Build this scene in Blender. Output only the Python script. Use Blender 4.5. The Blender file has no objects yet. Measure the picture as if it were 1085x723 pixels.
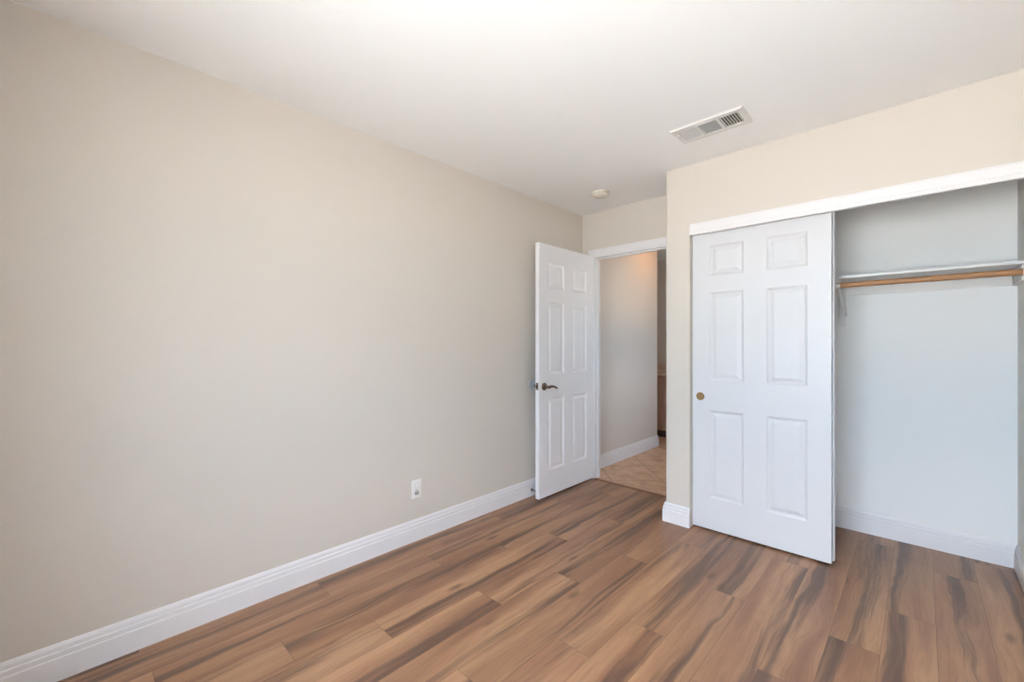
import bpy, bmesh, math, random
from mathutils import Vector, Matrix
PI = math.pi
sc = bpy.context.scene
C = sc.collection

# ---------------------------------------------------------------- camera
CAM_H = 1.243
F_PX, W_PX, H_PX = 452.0, 1085.0, 723.0
cam = bpy.data.cameras.new('camera')
cam.sensor_fit = 'HORIZONTAL'; cam.sensor_width = 36.0
cam.lens = 36.0 * F_PX / W_PX
cam.shift_y = (364.3 - H_PX / 2) / W_PX
cam.clip_start = 0.02
cam_o = bpy.data.objects.new('camera', cam); C.objects.link(cam_o)
cam_o.location = (0, 0, CAM_H)
cam_o.rotation_euler = (PI / 2, 0, math.radians(43.803))
sc.camera = cam_o

# ---------------------------------------------------------------- light and exposure
sc.view_settings.view_transform = 'Standard'
sc.view_settings.look = 'None'
sc.view_settings.gamma = 1.0
sc.view_settings.use_curve_mapping = False
sc.view_settings.exposure = 0.05
SKY_STRENGTH = 9.0
HALL_W = 11.5
world = bpy.data.worlds.new('daylight'); sc.world = world
world.use_nodes = True
nt = world.node_tree; nt.nodes.clear()
tc = nt.nodes.new('ShaderNodeTexCoord'); sx = nt.nodes.new('ShaderNodeSeparateXYZ')
mr = nt.nodes.new('ShaderNodeMapRange'); mr.inputs[1].default_value = -1.0; mr.inputs[2].default_value = 1.0
cr = nt.nodes.new('ShaderNodeValToRGB')
GROUND, HORIZON, SKY = (3.30, 3.44, 3.52), (1.72, 2.40, 3.08), (3.36, 3.95, 4.82)
cr.color_ramp.elements[0].position = 0.0; cr.color_ramp.elements[0].color = GROUND + (1,)
cr.color_ramp.elements[1].position = 1.0; cr.color_ramp.elements[1].color = SKY + (1,)
for p_, c_ in ((0.48, GROUND), (0.50, HORIZON), (0.58, HORIZON), (0.66, SKY)):
    e = cr.color_ramp.elements.new(p_); e.color = c_ + (1,)
bg = nt.nodes.new('ShaderNodeBackground'); bg.inputs[1].default_value = SKY_STRENGTH
wo = nt.nodes.new('ShaderNodeOutputWorld')
nt.links.new(tc.outputs['Generated'], sx.inputs[0]); nt.links.new(sx.outputs[2], mr.inputs[0])
nt.links.new(mr.outputs[0], cr.inputs[0]); nt.links.new(cr.outputs[0], bg.inputs[0]); nt.links.new(bg.outputs[0], wo.inputs[0])

WX0, WX1, WZ0, WZ1 = -1.1, 0.45, 0.7, 2.05       # the window in the back wall
BACK_Y = -0.5
def portal(name, loc, sx_, sy_, rot):
    pl = bpy.data.lights.new(name, 'AREA'); pl.shape = 'RECTANGLE'; pl.size = sx_; pl.size_y = sy_
    pl.cycles.is_portal = True
    o = bpy.data.objects.new(name, pl); C.objects.link(o); o.location = loc; o.rotation_euler = rot
portal('window_daylight', ((WX0 + WX1) / 2, BACK_Y - 0.115, (WZ0 + WZ1) / 2), WX1 - WX0, WZ1 - WZ0, (PI / 2, 0, PI))
portal('added_hall_daylight', (-0.75 + 0.115, 4.35, 1.45), 0.5, 0.6, (0, PI / 2, 0))  # portal of the unseen window added to light the hall

# ---------------------------------------------------------------- materials
def srgb(r, g, b):
    f = lambda c: (c / 255 / 12.92) if c <= 10.31 else ((c / 255 + 0.055) / 1.055) ** 2.4
    return (f(r), f(g), f(b), 1)

def mat(name, col, rough=0.5, metal=0.0, bump=None, spec=0.5, coat=0.0):
    m = bpy.data.materials.new(name); m.use_nodes = True
    n = m.node_tree; b = n.nodes['Principled BSDF']
    b.inputs['Base Color'].default_value = col
    b.inputs['Roughness'].default_value = rough
    b.inputs['Metallic'].default_value = metal
    b.inputs['Specular IOR Level'].default_value = spec
    b.inputs['Coat Weight'].default_value = coat
    t = n.nodes.new('ShaderNodeTexCoord')
    # slight procedural unevenness of the finish
    nz = n.nodes.new('ShaderNodeTexNoise'); nz.inputs['Scale'].default_value = bump[0] if bump else 30
    nz.inputs['Detail'].default_value = 3
    n.links.new(t.outputs['Object'], nz.inputs['Vector'])
    if bump:
        bp = n.nodes.new('ShaderNodeBump'); bp.inputs['Strength'].default_value = bump[1]
        bp.inputs['Distance'].default_value = bump[2]
        n.links.new(nz.outputs['Fac'], bp.inputs['Height']); n.links.new(bp.outputs[0], b.inputs['Normal'])
    else:
        r = n.nodes.new('ShaderNodeMapRange')
        r.inputs[3].default_value = max(0.02, rough - 0.04); r.inputs[4].default_value = min(1, rough + 0.04)
        n.links.new(nz.outputs['Fac'], r.inputs[0]); n.links.new(r.outputs[0], b.inputs['Roughness'])
    return m

M = {}
M['wall'] = mat('greige_wall_paint', srgb(210, 201, 190), 0.75, bump=(140, 0.12, 0.002), spec=0.3)
M['closet_wall_lit'] = mat('greige_closet_paint_lit', srgb(239, 237, 233), 0.75, bump=(140, 0.12, 0.002), spec=0.3)  # same greige paint, lightened in colour to imitate a brighter-lit closet
M['ceiling'] = mat('ceiling_paint', srgb(250, 249, 247), 0.9, bump=(90, 0.15, 0.003), spec=0.2)
M['trim'] = mat('white_trim_paint', srgb(229, 226, 225), 0.38)
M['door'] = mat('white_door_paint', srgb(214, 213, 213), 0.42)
M['hall_door'] = mat('white_door_paint_lit', srgb(238, 236, 236), 0.42)  # lighter copy of the door paint, standing in for light on this door
M['shelf'] = mat('white_shelf_paint', srgb(228, 227, 224), 0.45)
M['nickel'] = mat('satin_nickel', srgb(128, 114, 99), 0.28, metal=1.0)
M['dark_metal'] = mat('dark_metal', srgb(60, 55, 50), 0.5, metal=0.6)
M['brass'] = mat('antique_brass', srgb(158, 130, 92), 0.45, metal=1.0)
M['white_metal'] = mat('white_enamel_metal', srgb(226, 224, 220), 0.4)
M['plastic'] = mat('white_plastic', srgb(236, 234, 230), 0.35)
M['ivory'] = mat('ivory_plastic', srgb(226, 218, 204), 0.45)
M['black'] = mat('dark_recess', srgb(38, 36, 34), 0.8)
M['slot_plastic'] = mat('grey_white_plastic', srgb(196, 194, 192), 0.4)
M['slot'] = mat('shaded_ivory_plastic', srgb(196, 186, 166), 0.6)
M['duct'] = mat('duct_interior', srgb(96, 88, 78), 0.7)
M['clear'] = mat('grey_rubber', srgb(196, 198, 198), 0.3)
M['vinyl'] = mat('white_vinyl', srgb(238, 238, 238), 0.35)
M['counter'] = mat('beige_laminate', srgb(206, 178, 152), 0.3)
M['toe'] = mat('dark_toe_kick', srgb(70, 50, 38), 0.7)

def glass_mat(name, clear):
    m = bpy.data.materials.new(name); m.use_nodes = True
    n = m.node_tree; n.nodes.clear()
    o = n.nodes.new('ShaderNodeOutputMaterial'); mx = n.nodes.new('ShaderNodeMixShader')
    tr = n.nodes.new('ShaderNodeBsdfTransparent'); gl = n.nodes.new('ShaderNodeBsdfGlossy'); fr = n.nodes.new('ShaderNodeLayerWeight')
    gl.inputs['Roughness'].default_value = 0.02; tr.inputs[0].default_value = (clear ** 0.5, clear ** 0.5, clear ** 0.5, 1); fr.inputs[0].default_value = 0.12
    n.links.new(fr.outputs['Facing'], mx.inputs[0]); n.links.new(tr.outputs[0], mx.inputs[1]); n.links.new(gl.outputs[0], mx.inputs[2])
    n.links.new(mx.outputs[0], o.inputs[0])
    return m
M['glass'] = glass_mat('window_glass', 0.6)          # panes tinted darker to scale down the incoming daylight

class NB:
    """short node builder"""
    def __init__(s, m): s.n = m.node_tree.nodes; s.l = m.node_tree.links
    def node(s, t, **k):
        x = s.n.new(t)
        for a, v in k.items(): setattr(x, a, v)
        return x
    def put(s, sock, v):
        if v is None: return
        if isinstance(v, bpy.types.NodeSocket): s.l.new(v, sock)
        else: sock.default_value = v
    def math(s, op, a, b=None, c=None, clamp=False):
        x = s.node('ShaderNodeMath', operation=op, use_clamp=clamp)
        s.put(x.inputs[0], a); s.put(x.inputs[1], b); s.put(x.inputs[2], c)
        return x.outputs[0]
    def vec(s, x, y, z):
        c = s.node('ShaderNodeCombineXYZ'); s.put(c.inputs[0], x); s.put(c.inputs[1], y); s.put(c.inputs[2], z)
        return c.outputs[0]
    def noise(s, v, scale, detail=3, rough=0.5, dist=0.0):
        x = s.node('ShaderNodeTexNoise'); s.put(x.inputs['Vector'], v)
        x.inputs['Scale'].default_value = scale; x.inputs['Detail'].default_value = detail
        x.inputs['Roughness'].default_value = rough; x.inputs['Distortion'].default_value = dist
        return x.outputs['Fac']
    def ramp(s, f, *st):
        x = s.node('ShaderNodeValToRGB'); s.put(x.inputs[0], f); r = x.color_ramp
        r.elements[0].position, r.elements[0].color = st[0]; r.elements[1].position, r.elements[1].color = st[-1]
        for p, c in st[1:-1]:
            e = r.elements.new(p); e.color = c
        return x.outputs[0]
    def rng(s, f, a, b, c=0.0, d=1.0, smooth=True):
        x = s.node('ShaderNodeMapRange'); x.interpolation_type = 'SMOOTHSTEP' if smooth else 'LINEAR'
        s.put(x.inputs[0], f)
        for i, v in enumerate((a, b, c, d)): s.put(x.inputs[i + 1], v)
        return x.outputs[0]
    def mix(s, f, a, b, blend='MIX'):
        x = s.node('ShaderNodeMix', data_type='RGBA', blend_type=blend)
        s.put(x.inputs[0], f); s.put(x.inputs[6], a); s.put(x.inputs[7], b)
        return x.outputs[2]

PW, PL = 0.1655, 1.233
def plank_mat():
    m = bpy.data.materials.new('walnut_laminate'); m.use_nodes = True
    b = m.node_tree.nodes['Principled BSDF']; k = NB(m)
    uv = k.node('ShaderNodeUVMap'); uv.uv_map = 'plank'
    s = k.node('ShaderNodeSeparateXYZ'); k.put(s.inputs[0], uv.outputs[0])
    at = k.node('ShaderNodeAttribute'); at.attribute_name = 'seed'; seed = at.outputs['Fac']
    U, V = s.outputs[0], s.outputs[1]            # metres across / along this plank
    so = k.math('MULTIPLY', seed, 37.0)
    # slow sideways wander of the grain
    wob = k.noise(k.vec(k.math('MULTIPLY', U, 4.0), k.math('MULTIPLY', V, 1.5), so), 1.0, 2)
    wob = k.math('MULTIPLY', k.math('SUBTRACT', wob, 0.5), 0.10)
    wob2 = k.noise(k.vec(k.math('MULTIPLY', U, 9.0), k.math('MULTIPLY', V, 5.5), so), 1.0, 2)
    wob = k.math('ADD', wob, k.math('MULTIPLY', k.math('SUBTRACT', wob2, 0.5), 0.022))
    Uw = k.math('ADD', U, wob)
    # broad figure
    n1 = k.noise(k.vec(k.math('MULTIPLY', Uw, 9.0), k.math('MULTIPLY', V, 0.7), so), 1.0, 2, 0.5)
    n2 = k.noise(k.vec(k.math('MULTIPLY', Uw, 24.0), k.math('MULTIPLY', V, 0.75), k.math('ADD', so, 9.0)), 1.0, 3, 0.55, 0.15)
    n3 = k.noise(k.vec(k.math('MULTIPLY', Uw, 300.0), k.math('MULTIPLY', V, 9.0), so), 1.0, 3, 0.6)
    base = k.ramp(n1, (0.28, srgb(148, 106, 78)), (0.42, srgb(172, 126, 93)), (0.56, srgb(190, 144, 106)), (0.72, srgb(203, 157, 118)))
    red = k.noise(k.vec(k.math('MULTIPLY', Uw, 14.0), k.math('MULTIPLY', V, 1.2), k.math('ADD', so, 21.0)), 1.0, 2)
    base = k.mix(k.rng(red, 0.46, 0.68, 0, 0.5), base, srgb(152, 104, 78))
    # cathedral rings follow the contours of the broad figure
    ring = k.math('MULTIPLY_ADD', k.math('SINE', k.math('MULTIPLY', k.math('ADD', n1, k.math('MULTIPLY', U, 1.2)), 95.0)), 0.5, 0.5)
    base = k.mix(k.math('MULTIPLY', ring, 0.12), base, srgb(112, 76, 56))
    # dark heartwood streaks, mostly towards one edge of a plank
    side = k.rng(k.math('ABSOLUTE', k.math('SUBTRACT', k.math('DIVIDE', U, PW), k.math('FRACT', k.math('MULTIPLY', seed, 7.31)))), 0.0, 0.6, 0.17, -0.07)
    st = k.math('ADD', k.math('ADD', k.math('MULTIPLY', n2, 0.62), k.math('MULTIPLY', n1, -0.22)), side)
    st = k.math('ADD', st, k.math('MULTIPLY', k.math('SUBTRACT', n3, 0.5), 0.07))
    base = k.mix(k.rng(st, 0.26, 0.43, 0, 0.74), base, srgb(84, 64, 54))
    base = k.mix(k.rng(n3, 0.42, 0.75, 0, 0.24), base, srgb(100, 70, 52))
    # knots
    vo = k.node('ShaderNodeTexVoronoi'); vo.inputs['Scale'].default_value = 1.0
    k.put(vo.inputs['Vector'], k.vec(k.math('MULTIPLY', U, 6.0), k.math('MULTIPLY', V, 2.2), so))
    kn = k.rng(vo.outputs['Distance'], 0.02, 0.16, 0.65, 0)
    base = k.mix(kn, base, srgb(94, 66, 50))
    # tint per plank
    tint = k.rng(k.math('FRACT', k.math('MULTIPLY', seed, 3.77)), 0, 1, 0.72, 0.81, False)
    mul = k.node('ShaderNodeVectorMath', operation='SCALE'); k.put(mul.inputs[0], base); k.put(mul.inputs['Scale'], tint)
    base = mul.outputs[0]
    # bevelled joint lines
    eu = k.math('MINIMUM', U, k.math('SUBTRACT', PW, U))
    ev = k.math('MINIMUM', V, k.math('SUBTRACT', PL, V))
    ed = k.math('MINIMUM', eu, ev)
    seam = k.rng(ed, 0.0005, 0.0017, 0.5, 0)
    base = k.mix(seam, base, srgb(60, 42, 32))
    k.put(b.inputs['Base Color'], base)
    k.put(b.inputs['Roughness'], k.rng(n3, 0.2, 0.8, 0.30, 0.40, False))
    bp = k.node('ShaderNodeBump'); bp.inputs['Strength'].default_value = 0.12; bp.inputs['Distance'].default_value = 0.001
    k.put(bp.inputs['Height'], k.math('SUBTRACT', n3, seam)); k.put(b.inputs['Normal'], bp.outputs[0])
    b.inputs['Specular IOR Level'].default_value = 0.5
    return m
M['planks'] = plank_mat()

def tile_mat():
    m = bpy.data.materials.new('travertine_tile'); m.use_nodes = True
    b = m.node_tree.nodes['Principled BSDF']; k = NB(m)
    t = k.node('ShaderNodeTexCoord'); mp = k.node('ShaderNodeMapping'); mp.inputs['Rotation'].default_value = (0, 0, math.radians(45))
    mp.inputs['Location'].default_value = (0.17, -0.063, 0)
    k.put(mp.inputs[0], t.outputs['Object'])
    br = k.node('ShaderNodeTexBrick'); br.offset = 0.0; br.inputs['Scale'].default_value = 1.0
    br.inputs['Brick Width'].default_value = 0.46; br.inputs['Row Height'].default_value = 0.46
    br.inputs['Mortar Size'].default_value = 0.004
    k.put(br.inputs['Vector'], mp.outputs[0])
    n1 = k.noise(t.outputs['Object'], 7.0, 5, 0.6, 0.6)
    col = k.ramp(n1, (0.3, srgb(172, 134, 104)), (0.5, srgb(196, 158, 126)), (0.72, srgb(214, 180, 150)))
    col = k.mix(br.outputs['Fac'], col, srgb(150, 116, 92))
    k.put(b.inputs['Base Color'], col); b.inputs['Roughness'].default_value = 0.4
    return m
M['tile'] = tile_mat()

def wood_mat(name, c1, c2, axis, rough=0.45):
    m = bpy.data.materials.new(name); m.use_nodes = True
    b = m.node_tree.nodes['Principled BSDF']; k = NB(m)
    t = k.node('ShaderNodeTexCoord'); mp = k.node('ShaderNodeMapping')
    sc_ = [60, 60, 60]; sc_[axis] = 3
    mp.inputs['Scale'].default_value = sc_
    k.put(mp.inputs[0], t.outputs['Object'])
    n1 = k.noise(mp.outputs[0], 1.0, 4, 0.6, 0.4)
    k.put(b.inputs['Base Color'], k.ramp(n1, (0.3, c1), (0.7, c2))); b.inputs['Roughness'].default_value = rough
    return m
M['rod'] = wood_mat('varnished_rod_wood', srgb(150, 104, 66), srgb(186, 137, 92), 0)
M['cab'] = wood_mat('pickled_oak', srgb(150, 112, 92), srgb(182, 142, 118), 2)

# ---------------------------------------------------------------- mesh helpers
def box(bm, x0, x1, y0, y1, z0, z1):
    v = [bm.verts.new(p) for p in ((x0, y0, z0), (x1, y0, z0), (x1, y1, z0), (x0, y1, z0), (x0, y0, z1), (x1, y0, z1), (x1, y1, z1), (x0, y1, z1))]
    for f in ((3, 2, 1, 0), (4, 5, 6, 7), (0, 1, 5, 4), (1, 2, 6, 5), (2, 3, 7, 6), (3, 0, 4, 7)):
        bm.faces.new([v[i] for i in f])

def link(name, bm, m, parent=None, bevel=0.0, smooth=False, loc=None, rot=None):
    if bevel:
        bmesh.ops.bevel(bm, geom=[e for e in bm.edges], offset=bevel, segments=2, affect='EDGES', profile=0.6, clamp_overlap=True)
    bmesh.ops.recalc_face_normals(bm, faces=bm.faces)
    me = bpy.data.meshes.new(name); bm.to_mesh(me); bm.free()
    me.materials.append(m if not isinstance(m, str) else M[m])
    if smooth or bevel:
        for p in me.polygons: p.use_smooth = True
        me.set_sharp_from_angle(angle=math.radians(35))
    o = bpy.data.objects.new(name, me); C.objects.link(o)
    if parent: o.parent = parent
    if loc: o.location = loc
    if rot: o.rotation_euler = rot
    return o

def obj(name, m, parent=None, boxes=(), bevel=0.0, **k):
    bm = bmesh.new()
    for b in boxes: box(bm, *b)
    return link(name, bm, m, parent, bevel, **k)

def struct(name, m, boxes, bevel=0.0, label=None):
    o = obj(name, m, None, boxes, bevel); o['kind'] = 'structure'
    if label: o['label'] = label
    return o

def empty(name, loc, label=None, cat=None, group=None, kind=None, rotz=0):
    o = bpy.data.objects.new(name, None); C.objects.link(o); o.location = loc; o.rotation_euler = (0, 0, rotz)
    o.empty_display_size = 0.05
    return tag(o, label, cat, group, kind)

def tag(o, label=None, cat=None, group=None, kind=None):
    if label: o['label'] = label
    if cat: o['category'] = cat
    if group: o['group'] = group
    if kind: o['kind'] = kind
    return o

def lathe(bm, prof, center, axis, seg=32):
    """profile [(radius, distance along axis)] turned around axis through center"""
    a = Vector(axis).normalized(); u = a.orthogonal().normalized(); w = a.cross(u); c = Vector(center)
    rings = []
    for r, d in prof:
        if r < 1e-6: rings.append([bm.verts.new(c + a * d)])
        else: rings.append([bm.verts.new(c + a * d + (u * math.cos(t) + w * math.sin(t)) * r) for t in (2 * PI * i / seg for i in range(seg))])
    for A, B in zip(rings, rings[1:]):
        for i in range(seg):
            j = (i + 1) % seg
            if len(A) == 1 and len(B) == 1: continue
            if len(A) == 1: bm.faces.new((A[0], B[j], B[i]))
            elif len(B) == 1: bm.faces.new((A[i], A[j], B[0]))
            else: bm.faces.new((A[i], A[j], B[j], B[i]))

def tube(bm, pts, rad, seg=12, flat=1.0, up=(0, 0, 1)):
    pts = [Vector(p) for p in pts]; rings = []
    for i, p in enumerate(pts):
        d = (pts[min(i + 1, len(pts) - 1)] - pts[max(i - 1, 0)]).normalized()
        s = d.cross(Vector(up))
        s = s.normalized() if s.length > 1e-4 else d.orthogonal().normalized()
        n = s.cross(d); r = rad[i] if isinstance(rad, (list, tuple)) else rad
        rings.append([bm.verts.new(p + s * math.cos(t) * r * flat + n * math.sin(t) * r) for t in (2 * PI * j / seg for j in range(seg))])
    for A, B in zip(rings, rings[1:]):
        for i in range(seg):
            j = (i + 1) % seg; bm.faces.new((A[i], A[j], B[j], B[i]))
    bm.faces.new(rings[0]); bm.faces.new(list(reversed(rings[-1])))

def sweep(bm, path, prof, side):
    """extrude a (depth, height) profile along a 2-D polyline, mitred; side=+1 puts the depth to the left of travel"""
    P = [Vector((p[0], p[1])) for p in path]; n = len(P)
    N = []
    for i in range(n - 1):
        d = (P[i + 1] - P[i]).normalized(); N.append(Vector((-d.y, d.x)) * side)
    rings = []
    for i in range(n):
        if i == 0: m = N[0]
        elif i == n - 1: m = N[-1]
        else:
            m = (N[i - 1] + N[i]); m = m / max(1e-6, m.dot(N[i]))
        rings.append([bm.verts.new((P[i].x + m.x * t, P[i].y + m.y * t, z)) for t, z in prof])
    for A, B in zip(rings, rings[1:]):
        for i in range(len(prof)):
            j = (i + 1) % len(prof); bm.faces.new((A[i], A[j], B[j], B[i]))
    bm.faces.new(rings[0]); bm.faces.new(list(reversed(rings[-1])))

# ---------------------------------------------------------------- dimensions
XL = -2.307; XR = 0.80; YF = 3.362; YF2 = 3.450; ZC = 2.449
CX = -1.297; CXI = -1.187; CY = 2.908; CYI = 3.02; CB = 3.634; CR = 0.385
OX0, OX1, OZ = -1.128, 0.372, 2.03           # closet opening
DX0, DX1, DZ = -2.172, -1.395, 2.048         # hall doorway
HX = -2.315; HYE = 4.965                     # hall left wall
HY2, HXL, HXR = 5.95, -3.55, -0.75

# ---------------------------------------------------------------- floor
def floor_planks():
    bm = bmesh.new(); uvl = bm.loops.layers.uv.new('plank'); sl = bm.faces.layers.float.new('seed')
    joints = {13: 1.456, 12: 0.618, 11: 0.95, 10: 1.43, 9: 1.84, 8: 1.03, 7: 1.43, 6: 1.75, 5: 2.265, 4: 1.60, 3: 1.827, 2: 2.245, 1: 2.65,
              0: 0.80, -1: 1.10, -2: 0.4, -3: 1.3, -4: 0.8, 14: 0.9, 15: 0.2}
    rnd = random.Random(11)
    x_hi, x_lo, y_lo, y_hi = XR, XL, BACK_Y, CB
    for kx in range(-4, 16):
        xa, xb = 0.213 - PW * (kx + 1), 0.213 - PW * kx
        c0, c1 = max(xa, x_lo), min(xb, x_hi)
        if c1 - c0 < 1e-4: continue
        y = joints[kx] - 4 * PL
        while y < y_hi:
            s = rnd.random()
            # stop the boards where the hall tiles begin
            y_lim = y_hi if c0 > CX - 0.06 else YF
            a, b = max(y, y_lo), min(y + PL, y_lim)
            if b - a > 1e-4:
                cc = [(c0, a), (c1, a), (c1, b), (c0, b)]
                f = bm.faces.new([bm.verts.new((p[0], p[1], 0)) for p in cc]); f[sl] = s
                for lp, p in zip(f.loops, cc): lp[uvl].uv = (p[0] - xa, p[1] - y)
            y += PL
    me = bpy.data.meshes.new('floor'); bm.to_mesh(me); bm.free(); me.materials.append(M['planks'])
    o = bpy.data.objects.new('floor', me); C.objects.link(o); o['kind'] = 'structure'
    return o
floor_planks()
struct('floor_subfloor', 'toe', [(XL - 0.1, XR + 0.1, BACK_Y - 0.11, CB + 0.1, -0.06, -0.002)])
struct('floor_hall', 'tile', [(HXL, HXR, YF, HY2, -0.05, 0.0)])['label'] = 'brown stone tile floor of the hall beyond the door'
struct('trim_threshold', wood_mat('threshold_wood', srgb(128, 88, 62), srgb(150, 108, 78), 0), [(DX0, DX1, YF - 0.022, YF + 0.012, 0.0, 0.006)], 0.002)

# ---------------------------------------------------------------- walls and ceilings
struct('ceiling', 'ceiling', [(XL - 0.1, XR + 0.1, BACK_Y - 0.11, CB + 0.1, ZC, ZC + 0.08)])
struct('ceiling_hall', 'ceiling', [(HXL - 0.1, HXR + 0.1, CB + 0.1, HY2 + 0.1, ZC, ZC + 0.08)])
struct('wall_left', 'wall', [(XL - 0.1, XL, BACK_Y - 0.11, YF2, -0.05, ZC)])
struct('wall_right', 'wall', [(XR, XR + 0.1, BACK_Y - 0.11, CYI, -0.05, ZC)])
struct('wall_back', 'wall', [(XL, WX0, BACK_Y - 0.11, BACK_Y, -0.05, ZC), (WX1, XR, BACK_Y - 0.11, BACK_Y, -0.05, ZC),
                             (WX0, WX1, BACK_Y - 0.11, BACK_Y, -0.05, WZ0), (WX0, WX1, BACK_Y - 0.11, BACK_Y, WZ1, ZC)])
struct('wall_doorway', 'wall', [(XL, DX0, YF, YF2, -0.05, ZC), (DX1, CX, YF, YF2, -0.05, ZC), (DX0, DX1, YF, YF2, DZ, ZC)])
def rounded_wall(name, m, pts, z0, z1):
    bm = bmesh.new()
    lo = [bm.verts.new((p[0], p[1], z0)) for p in pts]; hi = [bm.verts.new((p[0], p[1], z1)) for p in pts]
    for i in range(len(pts)):
        j = (i + 1) % len(pts); bm.faces.new((lo[i], lo[j], hi[j], hi[i]))
    bm.faces.new(lo); bm.faces.new(list(reversed(hi)))
    o = link(name, bm, m, smooth=True); o['kind'] = 'structure'; return o
# stub of closet wall with a bullnose corner, returning along the closet side
r = 0.018
arc = [(CX + r - r * math.cos(t), CY + r - r * math.sin(t)) for t in (PI / 2 * i / 6 for i in range(7))]
rounded_wall('wall_closet_side', 'wall', arc + [(OX0, CY), (OX0, CYI), (CXI, CYI), (CXI, CB + 0.1), (CX, CB + 0.1)], -0.05, ZC)
struct('wall_closet_front', 'wall', [(OX0, OX1, CY, CYI, OZ, ZC), (OX1, XR, CY, CYI, -0.05, ZC)])
struct('wall_closet_back', 'closet_wall_lit', [(CXI, CR, CB, CB + 0.1, -0.05, ZC)])
struct('wall_closet_right', 'closet_wall_lit', [(CR, CR + 0.1, CYI, CB + 0.1, -0.05, ZC)])
struct('wall_hall_left', 'wall', [(HX - 0.1, HX, YF2, HYE, -0.05, ZC)])
struct('wall_hall_end', 'wall', [(HXL, HXR, HY2, HY2 + 0.1, -0.05, ZC)])
HW = (4.05, 4.65, 1.2, 1.7)                      # unseen window opening, added to brighten the hall
struct('wall_hall_right', 'wall', [(HXR, HXR + 0.1, CB + 0.1, HW[0], -0.05, ZC), (HXR, HXR + 0.1, HW[1], HY2 + 0.1, -0.05, ZC),
                                   (HXR, HXR + 0.1, HW[0], HW[1], -0.05, HW[2]), (HXR, HXR + 0.1, HW[0], HW[1], HW[3], ZC)])
struct('wall_hall_alcove', 'wall', [(HXL - 0.1, HXL, HYE - 0.1, HY2 + 0.1, -0.05, ZC), (HXL, HX - 0.1, HYE - 0.1, HYE, -0.05, ZC)])
struct('ceiling_doorway', 'ceiling', [(HX - 0.1, CX, YF2, CB + 0.1, ZC, ZC + 0.08)])

# ---------------------------------------------------------------- baseboards
PROF = [(0, 0), (0.015, 0), (0.015, 0.083), (0.0125, 0.0865), (0.0125, 0.104), (0.0085, 0.1075), (0.0075, 0.122), (0.004, 0.130), (0.002, 0.134), (0, 0.134)]
def baseboard(name, path, side):
    bm = bmesh.new(); sweep(bm, path, PROF, side)
    o = link(name, bm, 'trim'); o['kind'] = 'structure'; return o
baseboard('baseboard_left', [(XL, BACK_Y), (XL, YF), (DX0 - 0.063, YF)], -1)
baseboard('baseboard_closet_stub', [(DX1 + 0.063, YF), (CX, YF), (CX, CY), (OX0 + 0.002, CY)], -1)
baseboard('baseboard_closet', [(CXI, CYI + 0.001), (CXI, CB), (CR, CB), (CR, CYI + 0.001)], -1)
baseboard('baseboard_back', [(XL + 0.016, BACK_Y), (XR - 0.016, BACK_Y)], 1)
baseboard('baseboard_right', [(OX1 + 0.002, CY), (XR, CY), (XR, BACK_Y)], -1)
baseboard('baseboard_hall', [(HX, YF2), (HX, HYE), (HX - 0.1, HYE)], -1)

# ---------------------------------------------------------------- doorway trim
def casing():
    w, t = 0.060, 0.012
    o = obj('trim_doorway', 'trim', None, [(DX0 - w, DX0, YF - t, YF, 0, DZ + w), (DX1, DX1 + w, YF - t, YF, 0, DZ + w), (DX0, DX1, YF - t, YF, DZ, DZ + w)], 0.003)
    o['kind'] = 'structure'
    j = obj('jamb', 'trim', o, [(DX0, DX0 + 0.006, YF - 0.006, YF2 + 0.004, 0, DZ), (DX1 - 0.006, DX1, YF - 0.006, YF2 + 0.004, 0, DZ),
                                (DX0 + 0.006, DX1 - 0.006, YF - 0.006, YF2 + 0.004, DZ - 0.014, DZ)], 0.001)
    s = obj('door_stop_strip', 'trim', o, [(DX0 + 0.006, DX0 + 0.016, YF + 0.036, YF + 0.07, 0, DZ - 0.014), (DX1 - 0.016, DX1 - 0.006, YF + 0.036, YF + 0.07, 0, DZ - 0.014),
                                (DX0 + 0.016, DX1 - 0.016, YF + 0.036, YF + 0.07, DZ - 0.026, DZ - 0.014)], 0.001)
casing()

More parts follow.
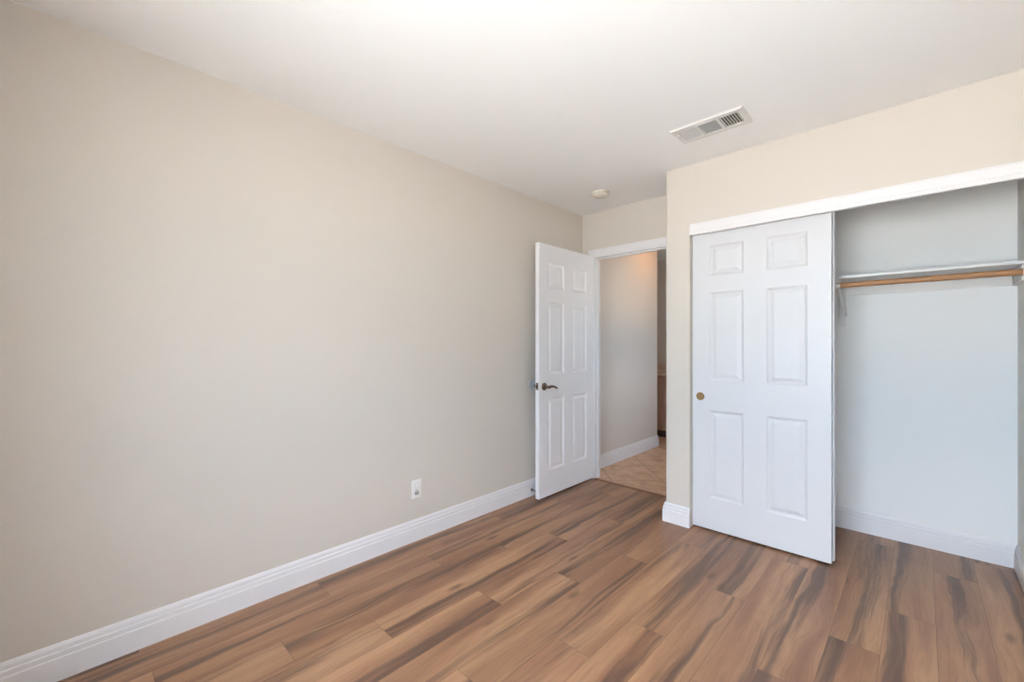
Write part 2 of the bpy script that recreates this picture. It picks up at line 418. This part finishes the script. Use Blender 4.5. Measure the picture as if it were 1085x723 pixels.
# ---------------------------------------------------------------- six-panel doors
def six_panel(width, height, t, stile, mull):
    pw = (width - 2 * stile - mull) / 2
    xs = [0, stile, stile + pw, stile + pw + mull, width - stile, width]
    zs = [0, 0.205, 0.790, 0.985, 1.570, 1.680, 1.880, height]
    rings = [(0.0, 0.0), (0.006, 0.0045), (0.014, 0.0085), (0.021, 0.0085), (0.038, 0.0030), (0.042, 0.0022)]
    bm = bmesh.new()
    for face in (0, 1):
        def P(x, z, d):
            return (x, d if face == 0 else t - d, z)
        for i in range(5):
            for j in range(7):
                x0, x1, z0, z1 = xs[i], xs[i + 1], zs[j], zs[j + 1]
                if i in (1, 3) and j in (1, 3, 5):
                    prev = None
                    for ins, dep in rings:
                        cur = [bm.verts.new(P(x, z, dep)) for x, z in ((x0 + ins, z0 + ins), (x1 - ins, z0 + ins), (x1 - ins, z1 - ins), (x0 + ins, z1 - ins))]
                        if prev:
                            for q in range(4):
                                bm.faces.new((prev[q], prev[(q + 1) % 4], cur[(q + 1) % 4], cur[q]))
                        prev = cur
                    bm.faces.new(prev)
                else:
                    bm.faces.new([bm.verts.new(P(x, z, 0)) for x, z in ((x0, z0), (x1, z0), (x1, z1), (x0, z1))])
    # edges, subdivided to weld with the face grid
    for j in range(7):
        for x in (0, width):
            bm.faces.new([bm.verts.new(p) for p in ((x, 0, zs[j]), (x, t, zs[j]), (x, t, zs[j + 1]), (x, 0, zs[j + 1]))])
    for i in range(5):
        for z in (0, height):
            bm.faces.new([bm.verts.new(p) for p in ((xs[i], 0, z), (xs[i + 1], 0, z), (xs[i + 1], t, z), (xs[i], t, z))])
    bmesh.ops.remove_doubles(bm, verts=bm.verts, dist=1e-5)
    bmesh.ops.recalc_face_normals(bm, faces=bm.faces)
    # soften the four long outer corners
    es = [e for e in bm.edges if e.calc_face_angle(0) > 1.2 and all(abs(v.co.x) < 1e-5 or abs(v.co.x - width) < 1e-5 or v.co.z < 1e-5 or abs(v.co.z - height) < 1e-5 for v in e.verts)]
    bmesh.ops.bevel(bm, geom=es, offset=0.0015, segments=2, affect='EDGES')
    return bm

# hall door: swung open until it stands nearly flat along the left wall
DOOR_Y = 2.570
hall_door = empty('door_1', (DX0, DOOR_Y, 0.013), 'white six-panel hall door standing open beside the left wall', 'door', kind='structure', rotz=PI / 2)
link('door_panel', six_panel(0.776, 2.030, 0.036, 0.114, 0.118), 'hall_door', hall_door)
def lever(parent, side):
    """side=-1: the face towards the room (local -y); side=+1: towards the wall"""
    y0 = 0 if side < 0 else 0.036; s = side
    h = empty('lever_handle', (0, 0, 0)); h.parent = parent
    c = Vector((0.064, y0, 0.887))
    bm = bmesh.new(); lathe(bm, [(0, -0.001), (0.031, -0.001), (0.031, 0.004), (0.027, 0.010), (0.016, 0.013), (0.0, 0.013)], c, (0, s, 0), 28)
    link('rosette', bm, 'nickel', h, smooth=True)
    bm = bmesh.new(); lathe(bm, [(0, 0.010), (0.011, 0.010), (0.010, 0.045), (0.013, 0.050), (0.013, 0.062), (0.008, 0.066), (0, 0.066)], c, (0, s, 0), 20)
    link('neck', bm, 'nickel', h, smooth=True)
    bm = bmesh.new()
    pts = [c + Vector((dx, s * dy, dz)) for dx, dy, dz in ((-0.006, 0.056, 0), (0.02, 0.056, 0.003), (0.045, 0.055, 0.003), (0.070, 0.053, -0.003), (0.090, 0.050, -0.010), (0.108, 0.046, -0.016), (0.114, 0.044, -0.017))]
    tube(bm, pts, [0.010, 0.011, 0.009, 0.008, 0.0085, 0.009, 0.005], 12, flat=0.65)
    link('lever', bm, 'nickel', h, smooth=True)
lever(hall_door, -1); lever(hall_door, 1)
obj('latch_plate', 'nickel', hall_door, [(-0.0012, 0.0005, 0.0055, 0.0305, 0.864, 0.920)], 0.0003)
obj('latch_bolt', 'dark_metal', hall_door, [(-0.010, 0.0, 0.011, 0.025, 0.883, 0.901)], 0.001)
for z in (0.18, 0.98, 1.78):
    bm = bmesh.new(); lathe(bm, [(0, 0), (0.006, 0), (0.006, 0.088), (0, 0.088)], (0.776, 0.040, z), (0, 0, 1), 12)
    box(bm, 0.7755, 0.7775, 0.006, 0.040, z, z + 0.088)
    link('hinge', bm, 'nickel', hall_door, smooth=True)

# closet bypass doors
def closet_door(name, x, y, label):
    root = empty(name, (x, y, 0.012), label, 'door', kind='structure')
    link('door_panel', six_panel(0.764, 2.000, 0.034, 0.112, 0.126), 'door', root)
    h = empty('finger_pull', (0.052, 0, 0.877)); h.parent = root; h['label'] = 'round brass finger pull'
    bm = bmesh.new(); lathe(bm, [(0, -0.0006), (0.020, -0.0008), (0.0225, -0.0030), (0.0260, -0.0030), (0.0275, 0.001), (0.0, 0.001)], (0, 0, 0), (0, 1, 0), 32)
    link('cup', bm, 'brass', h, smooth=True)
    return root
closet_door('door_2', -1.125, 2.950, 'front white six-panel sliding closet door')
closet_door('door_3', -1.117, 2.998, 'rear white sliding closet door hidden behind the front one')

# head board that hides the sliding track
bm = bmesh.new()
hp = [(0.0, 1.970), (0.012, 1.970), (0.014, 1.975), (0.014, 1.990), (0.010, 1.993), (0.010, 2.036), (0.007, 2.046), (0, 2.046)]
hx0, hx1 = -1.122, OX1 + 0.01
A = [bm.verts.new((hx0, CY - d, z)) for d, z in hp]; B = [bm.verts.new((hx1, CY - d, z)) for d, z in hp]
for i in range(len(hp)):
    j = (i + 1) % len(hp); bm.faces.new((A[i], A[j], B[j], B[i]))
bm.faces.new(A); bm.faces.new(list(reversed(B)))
o = link('trim_closet_header', bm, 'trim'); o['kind'] = 'structure'
tk = obj('sliding_track', 'white_metal', o, [(OX0, OX1, 2.935, 3.018, 2.018, 2.030), (OX0, OX1, 2.934, 2.937, 1.985, 2.03), (OX0, OX1, 2.989, 2.992, 1.996, 2.03)])
obj('filler_board', 'trim', o, [(OX0, OX1, CY, 2.93, 1.972, 2.03)])

# ---------------------------------------------------------------- closet shelf, rod, brackets
SZ = 1.662
sh = empty('closet_shelf', (-0.4, CB, SZ), 'white painted shelf across the top of the open closet', 'shelf')
L = lambda b: (b[0] + 0.4, b[1] + 0.4, b[2] - CB, b[3] - CB, b[4] - SZ, b[5] - SZ)
obj('shelf_board', 'shelf', sh, [L((CXI + 0.001, CR - 0.001, 3.318, CB - 0.001, SZ - 0.016, SZ))], 0.002)
obj('back_cleat', 'closet_wall_lit', sh, [L((CXI + 0.02, CR - 0.02, CB - 0.017, CB - 0.001, SZ - 0.098, SZ - 0.017))], 0.002)
obj('side_cleat', 'shelf', sh, [L((CR - 0.018, CR - 0.001, 3.345, CB - 0.001, SZ - 0.098, SZ - 0.017))], 0.002)
obj('side_cleat', 'shelf', sh, [L((CXI + 0.001, CXI + 0.018, 3.345, CB - 0.001, SZ - 0.098, SZ - 0.017))], 0.002)
RY, RZ, RR = 3.322, 1.604, 0.0165
bm = bmesh.new(); lathe(bm, [(0, 0), (RR - 0.001, 0), (RR, 0.001), (RR, CR - CXI - 0.011), (RR - 0.001, CR - CXI - 0.010), (0, CR - CXI - 0.010)], (CXI + 0.005, RY, RZ), (1, 0, 0), 24)
tag(link('closet_rod', bm, 'rod', smooth=True), 'round varnished wood hanging rod under the white closet shelf', 'closet rod')
def socket(x, s, label):
    r_ = empty('rod_socket', (x, RY, RZ), label, 'rod socket', 'sockets at the rod ends')
    bm = bmesh.new(); lathe(bm, [(0, 0), (0.030, 0), (0.030, 0.003), (0.024, 0.005), (0, 0.005)], (0, 0, 0), (s, 0, 0), 24)
    link('flange', bm, 'plastic', r_, smooth=True)
    bm = bmesh.new(); lathe(bm, [(0.0178, 0.003), (0.0205, 0.003), (0.0205, 0.016), (0.0178, 0.016), (0.0178, 0.003)], (0, 0, 0), (s, 0, 0), 24)
    link('cup', bm, 'plastic', r_, smooth=True)
socket(CR, -1, 'round white rod socket on the right closet wall')
# steel shelf-and-rod bracket at the middle of the closet
bx = -0.378
br = empty('shelf_bracket', (bx, CB, SZ - 0.016), 'white metal shelf and rod bracket beside the closet door edge', 'bracket')
L = lambda b: (b[0] - bx, b[1] - bx, b[2] - CB, b[3] - CB, b[4] - SZ + 0.016, b[5] - SZ + 0.016)
obj('wall_plate', 'white_metal', br, [L((bx - 0.022, bx + 0.014, CB - 0.0195, CB - 0.0172, 1.36, SZ - 0.018))], 0.0008)
obj('top_arm', 'white_metal', br, [L((bx - 0.010, bx + 0.010, 3.325, CB - 0.0195, SZ - 0.0195, SZ - 0.0165))], 0.0008)
bm = bmesh.new()
def rib(p, q, w, t):
    p, q = Vector(p), Vector(q); d = (q - p).normalized(); n = Vector((1, 0, 0)); u = d.cross(n).normalized()
    vs = []
    for c in (p, q):
        vs.append([bm.verts.new(c + n * a * w / 2 + u * b * t / 2) for a, b in ((-1, -1), (1, -1), (1, 1), (-1, 1))])
    for i in range(4): bm.faces.new((vs[0][i], vs[0][(i + 1) % 4], vs[1][(i + 1) % 4], vs[1][i]))
    bm.faces.new(vs[0]); bm.faces.new(list(reversed(vs[1])))
rib((0.010, 3.345 - CB, 1.585 - SZ + 0.016), (0.014, -0.021, 1.43 - SZ + 0.016), 0.016, 0.008)
link('diagonal_brace', bm, 'white_metal', br)
bm = bmesh.new()
hk = [(0, RY - CB + math.cos(a) * 0.0192, RZ - SZ + 0.016 + math.sin(a) * 0.0192) for a in (math.radians(q) for q in range(60, -215, -18))]
hk = [(0, 3.345 - CB, -0.002)] + hk
for p, q in zip(hk, hk[1:]): rib(p, q, 0.034, 0.003)
link('rod_hook', bm, 'white_metal', br)

# ---------------------------------------------------------------- small wall and ceiling fittings
ot = empty('wall_outlet', (XL, 1.528, 0.324), 'white electrical outlet on the left wall above the baseboard', 'outlet')
obj('cover_plate', 'plastic', ot, [(0.0, 0.0055, -0.035, 0.035, -0.057, 0.057)], 0.002)
for dz in (0.0195, -0.0195):
    bm = bmesh.new(); lathe(bm, [(0, 0.0), (0.0172, 0.0), (0.0172, 0.0075), (0.016, 0.0085), (0, 0.0085)], (0, 0, dz), (1, 0, 0), 28)
    rc = link('receptacle', bm, 'slot_plastic', ot, smooth=True)
    if dz > 0:
        bm = bmesh.new(); lathe(bm, [(0, 0.0085), (0.0145, 0.0085), (0.0145, 0.011), (0.008, 0.0125), (0, 0.0125)], (0, 0, dz), (1, 0, 0), 24)
        link('safety_cap', bm, 'plastic', rc, smooth=True)
    else:
        obj('slot', 'black', rc, [(0.0084, 0.0089, -0.0095, -0.0045, dz - 0.014, dz - 0.004), (0.0084, 0.0089, 0.0035, 0.0085, dz - 0.014, dz - 0.004)])
bm = bmesh.new(); lathe(bm, [(0, 0.005), (0.0032, 0.005), (0.0028, 0.0066), (0, 0.0068)], (0, 0, 0), (1, 0, 0), 12)
link('screw', bm, 'white_metal', ot, smooth=True)

bp = empty('wall_bumper', (XL, 2.640, 0.905), 'round pale bumper disc on the left wall behind the door lever', 'wall bumper')
bm = bmesh.new(); lathe(bm, [(0, 0), (0.042, 0), (0.042, 0.003), (0.038, 0.006), (0.031, 0.005), (0.028, 0.003), (0, 0.003)], (0, 0, 0), (1, 0, 0), 36)
link('bumper_disc', bm, 'clear', bp, smooth=True)

ds = empty('door_stop', (XL + 0.015, 2.62, 0.052), 'small metal door stop on the left baseboard beside the open door', 'door stop')
bm = bmesh.new(); lathe(bm, [(0, 0), (0.012, 0), (0.010, 0.004), (0.005, 0.006), (0, 0.006)], (0, 0, 0), (1, 0, 0), 16); link('base', bm, 'nickel', ds, smooth=True)
bm = bmesh.new()
tube(bm, [(0.005 + 0.045 * i / 72, 0.0055 * math.cos(i * PI / 4.5), 0.0055 * math.sin(i * PI / 4.5)) for i in range(73)], 0.0011, 6, up=(1, 0, 0)); link('spring', bm, 'nickel', ds, smooth=True)
bm = bmesh.new(); lathe(bm, [(0, 0.049), (0.0075, 0.049), (0.0085, 0.058), (0.007, 0.064), (0, 0.065)], (0, 0, 0), (1, 0, 0), 16); link('rubber_tip', bm, 'plastic', ds, smooth=True)

sd = empty('smoke_detector', (-1.846, 2.941, ZC), 'round off-white smoke detector on the ceiling near the doorway', 'smoke detector')
bm = bmesh.new(); lathe(bm, [(0, 0), (0.072, 0), (0.072, 0.008), (0.070, 0.010), (0, 0.010)], (0, 0, 0), (0, 0, -1), 40); link('base', bm, 'ivory', sd, smooth=True)
bm = bmesh.new(); lathe(bm, [(0, 0.010), (0.062, 0.010), (0.064, 0.014), (0.062, 0.028), (0.052, 0.038), (0.040, 0.041), (0.038, 0.038), (0.026, 0.038), (0.024, 0.043), (0, 0.044)], (0, 0, 0), (0, 0, -1), 40)
link('cover', bm, 'ivory', sd, smooth=True)
bm = bmesh.new()
for i in range(16):
    a = 2 * PI * i / 16
    c = Vector((math.cos(a), math.sin(a), 0)); s_ = Vector((-math.sin(a), math.cos(a), 0))
    q = [c * 0.0625 + s_ * w + Vector((0, 0, z)) for w, z in ((-0.008, -0.016), (0.008, -0.016), (0.008, -0.024), (-0.008, -0.024))]
    q2 = [p + c * 0.0022 for p in q]
    va = [bm.verts.new(p) for p in q]; vb = [bm.verts.new(p) for p in q2]
    for k_ in range(4): bm.faces.new((va[k_], va[(k_ + 1) % 4], vb[(k_ + 1) % 4], vb[k_]))
    bm.faces.new(va); bm.faces.new(list(reversed(vb)))
link('vent_slots', bm, 'slot', sd)

# ceiling register: three fields of louvres
vx0, vx1, vy0, vy1 = -1.030, -0.652, 2.360, 2.566
vn = empty('ceiling_vent', ((vx0 + vx1) / 2, (vy0 + vy1) / 2, ZC), 'white rectangular three-way air vent with louvres on the ceiling', 'vent')
vw, vd = (vx1 - vx0) / 2, (vy1 - vy0) / 2
fx = [-0.152, -0.058, -0.046, 0.048, 0.062, 0.158]; fy = 0.066
zt, zb = -0.001, -0.010
bm = bmesh.new()
for b in ((-vw + 0.006, fx[0], -vd + 0.006, vd - 0.006), (fx[5], vw - 0.006, -vd + 0.006, vd - 0.006), (fx[0], fx[5], -vd + 0.006, -fy), (fx[0], fx[5], fy, vd - 0.006), (fx[1], fx[2], -fy, fy), (fx[3], fx[4], -fy, fy)):
    box(bm, b[0], b[1], b[2], b[3], zb, zt)
bo = [(-vw, -vd), (vw, -vd), (vw, vd), (-vw, vd)]; bi = [(-vw + 0.008, -vd + 0.008), (vw - 0.008, -vd + 0.008), (vw - 0.008, vd - 0.008), (-vw + 0.008, vd - 0.008)]
vo_ = [bm.verts.new((x, y, -0.0005)) for x, y in bo]; vi = [bm.verts.new((x, y, zb)) for x, y in bi]
for i in range(4): bm.faces.new((vo_[i], vo_[(i + 1) % 4], vi[(i + 1) % 4], vi[i]))
link('frame', bm, 'white_metal', vn)
obj('duct_backing', 'duct', vn, [(fx[0] - 0.004, fx[5] + 0.004, -fy - 0.004, fy + 0.004, -0.0012, -0.0004)])
def slat(p, q, tilt_dir, w=0.010, t=0.0012):
    """a thin blade from p to q whose lower edge leans towards tilt_dir"""
    p, q = Vector(p), Vector(q); d = (q - p).normalized()
    u = (Vector(tilt_dir) * 0.80 + Vector((0, 0, -0.62))).normalized(); n = d.cross(u).normalized()
    bm = bmesh.new(); vs = []
    for c in (p, q):
        vs.append([bm.verts.new(c + u * a * w / 2 + n * b * t / 2) for a, b in ((-1, -1), (1, -1), (1, 1), (-1, 1))])
    for i in range(4): bm.faces.new((vs[0][i], vs[0][(i + 1) % 4], vs[1][(i + 1) % 4], vs[1][i]))
    bm.faces.new(vs[0]); bm.faces.new(list(reversed(vs[1])))
    link('slat', bm, 'white_metal', vn)
N_ = 7
for i in range(N_):
    x = fx[0] + (fx[1] - fx[0]) * (i + 0.5) / N_
    slat((x, -fy, -0.0062), (x, fy, -0.0062), (-1, 0, 0))
for i in range(N_):
    x = fx[4] + (fx[5] - fx[4]) * (i + 0.5) / N_
    slat((x, -fy, -0.0062), (x, fy, -0.0062), (1, 0, 0))
for i in range(12):
    y = -fy + 2 * fy * (i + 0.5) / 12
    slat((fx[2], y, -0.0062), (fx[3], y, -0.0062), (0, -1, 0), w=0.0105)
obj('damper_lever', 'white_metal', vn, [(fx[0] - 0.014, fx[0] - 0.009, -0.045, -0.030, -0.022, -0.009)], 0.001)

# ---------------------------------------------------------------- window behind the camera
wn = empty('window_1', ((WX0 + WX1) / 2, BACK_Y, WZ0), kind='structure')
cx_ = (WX0 + WX1) / 2
L = lambda x0, x1, y0, y1, z0, z1: (x0 - cx_, x1 - cx_, y0, y1, z0 - WZ0, z1 - WZ0)
obj('window_frame', 'vinyl', wn, [L(WX0, WX0 + 0.045, -0.09, -0.03, WZ0, WZ1), L(WX1 - 0.045, WX1, -0.09, -0.03, WZ0, WZ1), L(WX0 + 0.045, WX1 - 0.045, -0.09, -0.03, WZ0, WZ0 + 0.045),
                                L(WX0 + 0.045, WX1 - 0.045, -0.09, -0.03, WZ1 - 0.045, WZ1), L(cx_ - 0.025, cx_ + 0.025, -0.09, -0.03, WZ0 + 0.045, WZ1 - 0.045)])
obj('pane', 'glass', wn, [L(WX0 + 0.045, cx_ - 0.025, -0.062, -0.060, WZ0 + 0.045, WZ1 - 0.045)])
obj('pane', 'glass', wn, [L(cx_ + 0.025, WX1 - 0.045, -0.062, -0.060, WZ0 + 0.045, WZ1 - 0.045)])
obj('window_sill', 'trim', wn, [L(WX0 - 0.03, WX1 + 0.03, -0.0, 0.03, WZ0 - 0.02, WZ0)], 0.003)

w3 = empty('added_hall_window', (HXR, HW[0], HW[2]), kind='structure')  # added window out of view, lets extra daylight into the hall
obj('window_frame', 'vinyl', w3, [(0.03, 0.09, 0, 0.035, 0, 0.5), (0.03, 0.09, 0.565, 0.6, 0, 0.5), (0.03, 0.09, 0.035, 0.565, 0, 0.035), (0.03, 0.09, 0.035, 0.565, 0.465, 0.5)])
obj('pane', 'glass', w3, [(0.060, 0.062, 0.035, 0.565, 0.035, 0.465)])

# ---------------------------------------------------------------- hall: cabinet at its end, ceiling lamp
ky = 5.40
cb = empty('bathroom_cabinet', (-2.6, HY2, 0), 'pinkish oak cabinet with pale countertop at the end of the hall', 'cabinet')
L = lambda x0, x1, y0, y1, z0, z1: (x0 + 2.6, x1 + 2.6, y0 - HY2, y1 - HY2, z0, z1)
obj('body', 'cab', cb, [L(-3.40, -1.80, ky + 0.02, HY2 - 0.002, 0.10, 0.82)], 0.002)
obj('toe_kick', 'toe', cb, [L(-3.38, -1.82, ky + 0.08, HY2 - 0.01, 0.0, 0.10)])
obj('countertop', 'counter', cb, [L(-3.42, -1.78, ky - 0.015, HY2 - 0.002, 0.82, 0.858)], 0.004)
obj('backsplash', 'counter', cb, [L(-3.42, -1.78, HY2 - 0.022, HY2 - 0.002, 0.858, 0.957)], 0.002)
for i in range(4):
    x0 = -3.39 + i * 0.395
    obj('drawer', 'cab', cb, [L(x0 + 0.008, x0 + 0.387, ky, ky + 0.019, 0.69, 0.805)], 0.004)
    d_ = obj('door', 'cab', cb, [L(x0 + 0.008, x0 + 0.387, ky, ky + 0.019, 0.115, 0.675)], 0.004)
    obj('raised_panel', 'cab', d_, [L(x0 + 0.06, x0 + 0.335, ky - 0.006, ky + 0.001, 0.17, 0.62)], 0.004)

LX, LY = -1.93, 4.62
lp = empty('hall_ceiling_lamp', (LX, LY, ZC), 'warm glass dome lamp on the hall ceiling beyond the doorway', 'lamp')
bm = bmesh.new(); lathe(bm, [(0, 0), (0.15, 0), (0.15, 0.02), (0.14, 0.025), (0, 0.025)], (0, 0, 0), (0, 0, -1), 32); link('canopy', bm, 'nickel', lp, smooth=True)
gm = bpy.data.materials.new('lit_frosted_glass'); gm.use_nodes = True
g = gm.node_tree.nodes['Principled BSDF']; g.inputs['Base Color'].default_value = (1, 0.9, 0.75, 1)
g.inputs['Emission Color'].default_value = (1, 0.47, 0.13, 1); g.inputs['Emission Strength'].default_value = HALL_W
bm = bmesh.new(); lathe(bm, [(0.135, 0.025), (0.13, 0.05), (0.10, 0.085), (0.05, 0.105), (0, 0.11)], (0, 0, 0), (0, 0, -1), 32); link('lamp_shade', bm, gm, lp, smooth=True)
